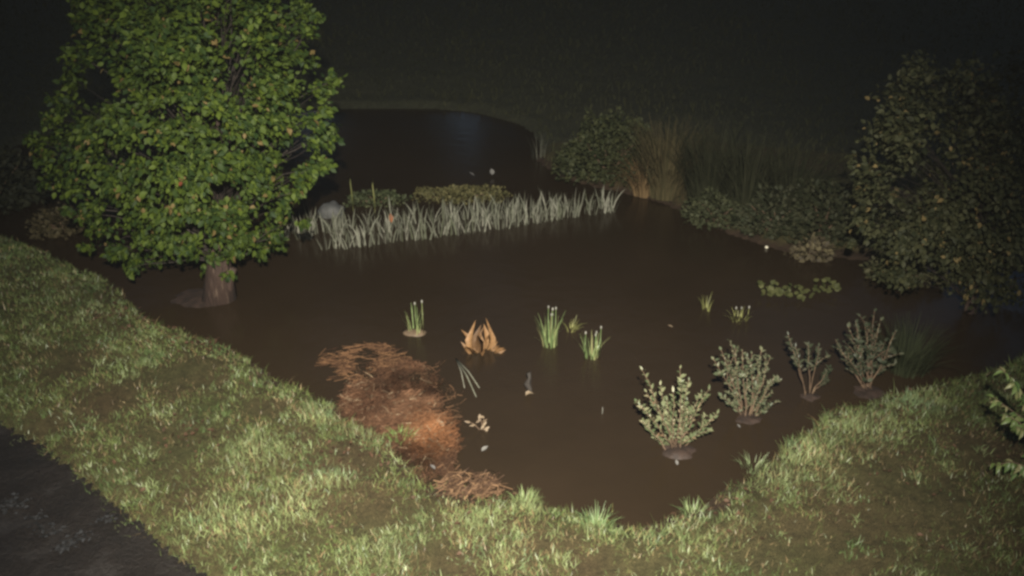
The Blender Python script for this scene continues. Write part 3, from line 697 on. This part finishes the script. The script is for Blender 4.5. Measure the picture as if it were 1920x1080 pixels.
for i, (u, v) in enumerate(spots):
    p = at(u, v); ro = empty('reed_clump', (p.x, p.y, 0), random.uniform(0, 6.28))
    tag(ro, 'pale grey-green reed clump in the long row across the pond', 'reed', 'reed clumps standing in a row across the pond')
    nb = random.randint(6, 8)
    for k_ in range(nb):
        a_ = 6.28 * k_ / nb + random.uniform(-.4, .4); tl = random.uniform(.03, .30); L = random.uniform(.17, .43) * (1.0 if u > 560 else .8)
        o = add('blade', RB[random.randrange(5)], ro, (math.cos(a_) * .035, math.sin(a_) * .035, -.05), None, (1.0 * L * 1.2, L, L))
        o.rotation_euler = (Quaternion((-math.sin(a_), math.cos(a_), 0), tl) @ Quaternion((0, 0, 1), random.uniform(0, 6.28))).to_euler()
# behind the reeds
bush('water_plants', 'olive mat of water plants behind the middle of the reeds', 'plant', at(860, 378) + Vector((0, .3, -.04)), .82, .42, .075, 1500, .05, (.05, .05, .02), (.13, .115, .05), seed=61)
bush('water_plants', 'dark green low plants behind the left part of the reeds', 'plant', at(700, 388) + Vector((0, .3, -.04)), .5, .35, .11, 600, .05, (.03, .04, .018), (.075, .085, .04), seed=62)
for u, v, hh, lab in ((662, 395, .55, 'thin upright stem behind the reeds, left one of two'), (703, 398, .52, 'thin upright stem behind the reeds, right one of two')):
    p = at(u, v); v_, f_ = tube([(0, 0, -.1), (.005, 0, hh * .4), (-.005, 0, hh * .8), (.004, 0, hh)], [.010, .009, .008, .004], 6)
    tag(add('tall_stem', mesh_np('tall_stem', v_, f_, None, True, [M['reed_olive']]), None, p), lab, 'stem', 'two tall stems behind the reeds')
v_, f_ = lump(.20, .16, .17, 12, 14, .3); tag(add('stone', mesh_np('stone', v_, f_, None, False, [M['rock']]), None, at(618, 408) + Vector((0, .1, .03))), 'pale grey stone behind the left end of the reeds', 'stone')
def flat_leaf(name, u, v, size, m, lab, cat, z=.006, rz=0.0, tilt=.12, w_=.6):
    o = add(name, leaf_mesh(name, m, w=w_, fold=.2, droop=-.06), None, at(u, v, z), (tilt, .05, rz), size); tag(o, lab, cat); return o
flat_leaf('fallen_leaf', 735, 418, .14, M['orange'], 'bright orange leaf caught among the reeds', 'leaf', .06, .4, .9)
flat_leaf('floating_petal', 889, 330, .11, M['pale'], 'pale speck floating on the far water, left one of two', 'leaf', .03, 1.2, .5)
flat_leaf('floating_petal', 923, 328, .11, M['pale'], 'pale speck floating on the far water, brighter right one of two', 'leaf', .04, .3, .9, .8)

# ------------------------------------------------------------------ flooded shrubs of the right bank
SL = {}
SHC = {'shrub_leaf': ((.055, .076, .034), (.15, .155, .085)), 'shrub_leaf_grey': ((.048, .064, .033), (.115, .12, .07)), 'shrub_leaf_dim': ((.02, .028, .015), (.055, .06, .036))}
def shrub(name, label, base, tips, n_leaf, size, lm, seed, mound=None, stem_r=.008, start=.25, side=3):
    random.seed(seed); root = empty(name, base); tag(root, label, 'shrub', 'flooded shrubs along the right bank'); B = Vector(base)
    if lm not in SL: SL[lm] = [leaf_mesh('leaf', M[lm], w=w_, fold=.18, droop=d_) for w_, d_ in ((.42, .08), (.5, .15), (.36, .02))]
    segs = []
    for (u, v) in tips:
        tip = at_y(u, v, B.y + random.uniform(-.16, .16)) - B
        tip.z = max(tip.z, .05)
        s = Vector((random.uniform(-.05, .05), random.uniform(-.05, .05), -.06))
        pts = curve_pts(s, tip, .05 * random.uniform(-.4, .8) * tip.length, 6, .012)
        v_, f_ = tube(pts, [stem_r * (1 - .75 * q / 5) for q in range(6)], 5, .1)
        add('stem', mesh_np('stem', v_, f_, None, True, [M['twig']]), root)
        segs.append((pts, start, 2.0))
        for _ in range(side):
            f = random.uniform(.3, .8); j = int(f * 5); p = pts[j].lerp(pts[j + 1], f * 5 - j)
            e = p + (tip.normalized() * .6 + Vector((random.uniform(-1, 1), random.uniform(-1, 1), random.uniform(.1, .7)))).normalized() * tip.length * random.uniform(.15, .32)
            e.z = max(e.z, .03); tw_ = curve_pts(p, e, .01, 4, .006)
            v_, f_ = tube(tw_, [stem_r * .5, stem_r * .4, stem_r * .3, stem_r * .15], 4)
            add('twig', mesh_np('twig', v_, f_, None, True, [M['twig']]), root); segs.append((tw_, .1, 1.0))
    tot = sum(w_ for _, _, w_ in segs); fp, fd, fn = [], [], []
    for pts, st, w_ in segs:
        k_ = max(2, round(n_leaf * w_ / tot)); tang = (pts[-1] - pts[0]).normalized()
        for q in range(k_):
            f = st + (1 - st) * (q + random.random()) / k_; jj = min(len(pts) - 2, int(f * (len(pts) - 1))); p = pts[jj].lerp(pts[jj + 1], f * (len(pts) - 1) - jj)
            a_ = q * 2.4 + random.random(); rad = Vector((math.cos(a_), math.sin(a_), random.uniform(-.1, .3)))
            d = tang * random.uniform(.4, 1.1) + rad * .8
            nr = (tang * .7 - rad * .5 + Vector((0, -.35, .6)))
            if q % 2:
                fp.append(p[:]); fd.append(d[:]); fn.append(nr[:]); continue
            o = add('leaf', SL[lm][q % 4 // 2], root, p, None, size * random.uniform(.65, 1.25)); o.rotation_mode = 'QUATERNION'; o.rotation_quaternion = quat_of(d, nr)
    V, T, C = leaf_cloud(np.array(fp), np.array(fd), np.array(fn), size * rng.uniform(.6, 1.2, len(fp)), lerp3(*SHC[lm], rng.random(len(fp))))
    fo = add('foliage', mesh_np('foliage', V, T, C, True, [M['foliage']]), root); fo['kind'] = 'stuff'
    if mound:
        v_, f_ = heap(mound, .035 if seed == 71 else .016, seed); add('root_mound', mesh_np('root_mound', v_, f_, None, True, [M['mulch']]), root, (0, -.06, 0))
    return root
shrub('water_shrub', 'nearest pale green shrub in the water with upright leafy stems', at(1268, 838), [(1203, 692), (1212, 735), (1205, 790), (1238, 722), (1262, 735), (1275, 690), (1292, 712), (1316, 735), (1330, 728), (1345, 775), (1225, 828), (1332, 806), (1250, 750), (1288, 752), (1200, 760)], 560, .050, 'shrub_leaf', 71, .21, side=1)
shrub('water_shrub', 'dense rounded grey-green shrub, second nearest of the flooded shrubs', at(1402, 778), [(1337, 672), (1352, 656), (1378, 652), (1392, 655), (1410, 660), (1428, 655), (1445, 668), (1452, 705), (1448, 735), (1370, 700), (1400, 700), (1425, 700), (1352, 742), (1460, 752)], 700, .045, 'shrub_leaf_grey', 72, .16)
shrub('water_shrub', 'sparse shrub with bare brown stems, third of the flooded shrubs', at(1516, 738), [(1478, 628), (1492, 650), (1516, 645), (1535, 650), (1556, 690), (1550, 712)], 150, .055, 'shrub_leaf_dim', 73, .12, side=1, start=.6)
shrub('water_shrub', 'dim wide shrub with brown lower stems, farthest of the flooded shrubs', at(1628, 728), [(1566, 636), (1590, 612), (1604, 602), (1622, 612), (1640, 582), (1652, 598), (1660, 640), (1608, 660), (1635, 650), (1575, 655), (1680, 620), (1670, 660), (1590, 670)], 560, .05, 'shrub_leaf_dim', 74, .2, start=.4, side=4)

# leafy shrub at the right edge of the lawn
eb = onland(1985, 960); root = empty('leafy_shrub', eb); tag(root, 'lit shrub with drooping lobed leaves at the right edge of the lawn', 'shrub')
random.seed(80); EL = [leaf_mesh('leaf', M['edge_leaf'], w=w_, fold=.25, droop=d_) for w_, d_ in ((.42, .3), (.5, .45), (.36, .2))]
for (u, v) in [(1875, 688), (1900, 715), (1862, 745), (1880, 775), (1905, 800), (1868, 872), (1895, 890), (1925, 760), (1930, 850), (1950, 700), (1960, 900), (1970, 780)]:
    tip = at_y(u, v, eb.y + random.uniform(-.12, .25)) - eb; tip.z = max(tip.z, .12)
    pts = curve_pts((random.uniform(-.04, .04), random.uniform(-.04, .04), -.05), tip, .12, 7, .015)
    v_, f_ = tube(pts, [.011 * (1 - .75 * q / 6) for q in range(7)], 6, .1); add('stem', mesh_np('stem', v_, f_, None, True, [M['twig']]), root)
    for q in range(26):
        f = .5 + .5 * random.random(); jj = min(5, int(f * 6)); p = pts[jj].lerp(pts[jj + 1], f * 6 - jj); s = 1 if q % 2 else -1
        tang = (pts[-1] - pts[-3]).normalized(); sd_ = tang.cross(Vector((0, 0, 1))).normalized() * s
        o = add('leaf', EL[q % 3], root, p, None, random.uniform(.045, .095)); o.rotation_mode = 'QUATERNION'
        o.rotation_quaternion = quat_of(tang * random.uniform(0, .9) + sd_ * random.uniform(.2, 1) + Vector((random.uniform(-.4, .4), random.uniform(-.4, .4), random.uniform(-1.0, -.1))), Vector((random.uniform(-.4, .4), -.5, .8)) + sd_ * .3)

# ------------------------------------------------------------------ tufts standing in the open water
def rush(label, u, v, n, hgt, spread, m, seed, lean=.12, heads=0, mat_r=0.0, width=.013):
    root = tussock('rush_tuft', label, 'rush', at(u, v), n, hgt, spread, width, 0, 0, lean, seed, parts=1, pm=m, group='rush tufts in the open water')
    random.seed(seed)
    if heads:
        v_, f_ = lump(.011, .011, .02, seed, 8); hm = mesh_np('seed_head', v_, f_, None, True, [M['pale_seed']])
        st = tube([(0, 0, -.02), (0, 0, 1)], [.005, .003], 5); sm = mesh_np('stalk', st[0], st[1], None, True, [m])
        for _ in range(heads):
            x_, y_ = random.uniform(-spread, spread) * .42, random.uniform(-.05, .05); hh = hgt * random.uniform(.9, 1.25)
            add('stalk', sm, root, (x_, y_, 0), None, (1, 1, hh)); add('seed_head', hm, root, (x_, y_, hh))
    if mat_r:
        v_, f_ = lump(mat_r, mat_r * .6, .035, seed, 14, .4); add('root_mat', mesh_np('root_mat', v_, f_, None, False, [M['tan_leaf']]), root, (.01, 0, .0))
    return root
rush('sparse rush tuft on a pale root mat above the straw heap', 777, 624, 16, .34, .26, M['reed_green'], 91, .16, 2, .135)
rush('upright green rush tuft with pale seed heads in open water', 1030, 648, 38, .38, .22, M['reed_green'], 92, .08, 5)
rush('dim rounded rush tuft just behind the upright green one', 1070, 618, 26, .17, .2, M['reed_olive'], 93, .5)
rush('short rush tuft with pale seed heads nearest the shrubs', 1110, 670, 34, .30, .2, M['reed_green'], 94, .22, 4)
rush('small yellowish rush tuft, left one before the lily leaves', 1325, 580, 16, .22, .16, M['reed_olive'], 95, .2, 0)
rush('low yellowish rush tuft, right one before the lily leaves', 1385, 600, 26, .16, .24, M['reed_olive'], 96, .6, 3)
# floating leaf clumps on the right
random.seed(99); LP = [leaf_mesh('leaf', M['lily'], w=1.1, fold=.12, droop=-.02), leaf_mesh('leaf', M['lily'], w=.9, fold=.2, droop=.1)]
for u, v, n_, rr_, lab in ((1442, 556, 26, .19, 'clump of yellow-green water leaves, leftmost of three before the right bank'), (1490, 562, 32, .22, 'clump of yellow-green water leaves, middle one of three before the right bank'), (1548, 550, 22, .17, 'clump of yellow-green water leaves, rightmost of three before the right bank')):
    root = empty('water_lily', at(u, v)); tag(root, lab, 'water plant', 'yellow-green water plants before the right bank')
    for k_ in range(n_):
        a_ = random.uniform(0, 6.28); q = rr_ * math.sqrt(random.random())
        o = add('leaf', LP[k_ % 2], root, (math.cos(a_) * q, math.sin(a_) * q * .6, random.uniform(.02, .14)), (random.uniform(.2, 1.0), random.uniform(-.3, .3), random.uniform(-.9, .9)), random.uniform(.035, .085))

# dead orange plant
db = at(906, 656); root = empty('dead_plant', db); tag(root, 'dead orange-brown plant with broad withered leaves in open water', 'plant')
random.seed(101)
DL = [leaf_mesh('leaf', M['dead_leaf'], w=w_, fold=f_, droop=d_) for w_, f_, d_ in ((.34, .6, .25), (.26, .35, .5), (.40, .7, -.3))]
for k_, (u0, u, v) in enumerate([(884, 870, 612), (884, 876, 606), (890, 880, 626), (892, 893, 604), (893, 899, 612), (888, 887, 630), (899, 906, 618), (901, 900, 630), (906, 912, 612), (909, 918, 606), (912, 927, 600), (914, 921, 612), (916, 931, 612),
        (918, 938, 630), (922, 942, 640), (924, 949, 655), (918, 928, 640), (903, 908, 640), (896, 890, 645), (912, 905, 625), (926, 946, 648), (880, 868, 634), (890, 872, 650), (900, 886, 662), (905, 912, 664), (915, 930, 660), (925, 944, 660)]):
    u += random.uniform(-6, 6); v += random.uniform(4, 18)
    dy_ = random.uniform(-.08, .08); tip = at_y(u, v, db.y + dy_) - db; tip.z = max(tip.z, .03); s = at_y(u0, 652, db.y + dy_) - db; s.z = -.02
    o = add('leaf', DL[k_ % 3], root, s, None, (tip - s).length); o.rotation_mode = 'QUATERNION'
    o.rotation_quaternion = quat_of(tip - s, Vector((random.uniform(-1.3, 1.3), -1, random.uniform(-.2, .9))))
o = add('leaf', leaf_mesh('leaf', M['dead_leaf'], w=.45, fold=.2, droop=.02), root, Vector((-.01, -.03, .03)), None, .13); o.rotation_mode = 'QUATERNION'; o.rotation_quaternion = quat_of((.05, -1, -.12), (0, 0, 1))

# floating stalks joined at one end
sb = at(855, 676); root = empty('broken_rush', sb); tag(root, 'three pale broken rush stems fanning out on the water', 'rush')
for u, v, r_ in ((893, 745, .010), (899, 728, .008), (871, 728, .007)):
    e = at(u, v) - sb; v_, f_ = tube([Vector((0, 0, .02)), e * .5 + Vector((.01, 0, .03)), e + Vector((0, 0, .004))], [r_ * .8, r_ * .8, r_ * .4], 6)
    add('stem', mesh_np('stem', v_, f_, None, True, [M['reed']]), root)
# snag: dark twig with a curled leaf
p = at(991, 738); root = empty('snag', p); tag(root, 'dark twig stub sticking out of the water with a curled pale leaf', 'twig')
v_, f_ = tube([(0, .0, -.08), (.012, .01, .04), (-.012, .02, .10), (.012, .04, .15), (-.004, .06, .20)], [.03, .026, .03, .02, .024], 7, .6); add('stem', mesh_np('stem', v_, f_, None, True, [M['dark_twig']]), root)
o = add('leaf', leaf_mesh('leaf', M['tan_leaf'], w=.6, fold=.45, droop=.35), root, (-.03, -.06, .015), (.35, .1, -1.2), .085)
# withered stem by the straw heap
p = at(905, 806); root = empty('withered_plant', p); tag(root, 'small withered tan plant in the water right of the straw heap', 'plant')
random.seed(111)
for u, v in ((900, 776), (908, 782), (918, 800), (882, 792), (912, 790)):
    tip = at_y(u, v, p.y) - p; tip.z = max(.03, tip.z); pts = curve_pts((0, 0, -.03), tip, .01, 4, .006)
    v_, f_ = tube(pts, [.006, .005, .004, .003], 5); add('stem', mesh_np('stem', v_, f_, None, True, [M['twig']]), root)
    for q in range(2):
        o = add('leaf', leaf_mesh('leaf', M['tan_leaf'], w=.4, fold=.3, droop=.2), root, pts[2 + q], None, .06); o.rotation_mode = 'QUATERNION'; o.rotation_quaternion = quat_of((random.uniform(-1, 1), -.3, random.uniform(-.6, .6)), (0, -1, .6))
flat_leaf('floating_leaf', 903, 846, .075, M['pale'], 'whitish leaf floating right of the straw heap', 'leaf', .012, -.9, .3)
flat_leaf('floating_leaf', 832, 800, .09, M['tan_leaf'], 'tan leaf at the right rim of the straw heap', 'leaf', .04, .9, .4)
flat_leaf('floating_leaf', 1270, 872, .05, M['pale'], 'pale speck painting a white highlight in front of the nearest flooded shrub', 'leaf', .012, .2, .5)  # pale scrap painting a white highlight on the water
flat_leaf('floating_leaf', 1388, 802, .045, M['pale'], 'pale speck floating in front of the dense grey-green shrub', 'leaf', .012, .9, .5)
flat_leaf('floating_leaf', 1262, 614, .07, M['tan_leaf'], 'faint brownish leaf floating between the rushes and lily leaves', 'leaf', .012, 1.4, .3)
flat_leaf('floating_leaf', 816, 880, .06, M['pale'], 'whitish leaf at the lower tip of the straw heap', 'leaf', .06, 1.1, .5)
p = onland(1437, 466); v_, f_ = lump(.026, .024, .02, 5, 10); tag(add('pebble', mesh_np('pebble', v_, f_, None, True, [M['pebble']]), None, p + Vector((0, 0, .02))), 'bright pale pebble at the foot of the dark right bank', 'pebble')
v_, f_ = tube([(0, 0, -.05), (.002, 0, .04), (0, 0, .075)], [.004, .004, .002], 5); tag(add('stem_tip', mesh_np('stem_tip', v_, f_, None, True, [M['pale_seed']]), None, at(1129, 776)), 'tiny pale stem tip alone in the open brown water', 'stem')

# fallen leaves along the left shore and on the lawn: countless scraps
x, y = [], []
for (u, v, s, n_) in [(270, 585, .22, 90), (330, 612, .25, 120), (400, 640, .22, 90), (300, 600, .3, 60), (90, 600, .5, 40), (340, 845, .22, 60), (670, 850, .2, 45), (120, 470, .2, 20), (1690, 735, .2, 40), (1560, 762, .2, 30), (1330, 945, .3, 60), (860, 925, .15, 40), (1660, 910, .5, 60), (600, 1000, .8, 50)]:
    p = at(u, v, .1); x += list(rng.normal(p.x, s, n_)); y += list(rng.normal(p.y, s * .8, n_))
x = np.array(x); y = np.array(y); h, d, mu, pa = ground_h(x, y); k = (d > -.02) & (pa > .05); x, y, h = x[k], y[k], h[k]; n = len(x)
nr = rng.normal(0, .35, (n, 3)); nr[:, 2] += 1; dd = rng.normal(0, 1, (n, 3)); dd[:, 2] *= .2
V, T, C = leaf_cloud(np.stack([x, y, np.maximum(h, .005) + .02 + .035 * rng.random(n)], -1), dd, nr, rng.uniform(.02, .05, n), lerp3((.04, .026, .016), (.095, .055, .034), rng.random(n)))
tag(add('fallen_leaves', mesh_np('fallen_leaves', V, T, C, True, [M['foliage']])), 'reddish brown fallen leaves scattered on the lawn and left shore', 'leaves', kind='stuff')
# matte pale scraps that paint the wet glare streak on the dirt path
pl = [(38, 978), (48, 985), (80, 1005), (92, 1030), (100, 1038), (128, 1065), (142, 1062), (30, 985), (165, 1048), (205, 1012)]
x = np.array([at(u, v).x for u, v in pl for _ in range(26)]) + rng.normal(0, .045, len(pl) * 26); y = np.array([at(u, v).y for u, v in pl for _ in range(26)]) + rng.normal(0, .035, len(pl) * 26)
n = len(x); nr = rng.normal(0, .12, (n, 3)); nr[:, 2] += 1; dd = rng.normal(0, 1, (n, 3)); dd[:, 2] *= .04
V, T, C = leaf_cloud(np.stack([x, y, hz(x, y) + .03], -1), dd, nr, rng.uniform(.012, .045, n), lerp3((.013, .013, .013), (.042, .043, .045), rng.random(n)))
tag(add('glare_scraps', mesh_np('glare_scraps', V, T, C, False, [M['dull_grass']])), 'pale grey scraps painting the glare streak on the wet dirt path', 'gravel', kind='stuff')

# ------------------------------------------------------------------ thin night haze, added to lift the dark tones
m = bpy.data.materials.new('lift_haze'); m.use_nodes = True; t = m.node_tree; t.nodes.clear()
out = t.nodes.new('ShaderNodeOutputMaterial'); pv_ = t.nodes.new('ShaderNodeVolumePrincipled')
pv_.inputs['Color'].default_value = (.92, .96, 1.0, 1); pv_.inputs['Density'].default_value = 0.000135; pv_.inputs['Anisotropy'].default_value = 0.0
t.links.new(pv_.outputs[0], out.inputs['Volume'])
hx, hy0, hy1, z0, z1 = 215.0, -135.0, 240.0, -1.6, 42.0
V = [(-hx, hy0, z0), (hx, hy0, z0), (hx, hy1, z0), (-hx, hy1, z0), (-hx, hy0, z1), (hx, hy0, z1), (hx, hy1, z1), (-hx, hy1, z1)]
Fh = [(0, 3, 2, 1), (4, 5, 6, 7), (0, 1, 5, 4), (1, 2, 6, 5), (2, 3, 7, 6), (3, 0, 4, 7)]
tag(add('haze', mesh_np('haze', V, Fh, None, False, [m])), 'thin night haze added over the garden to lift the dark tones', 'haze', kind='stuff')
sc.cycles.volume_bounces = 0
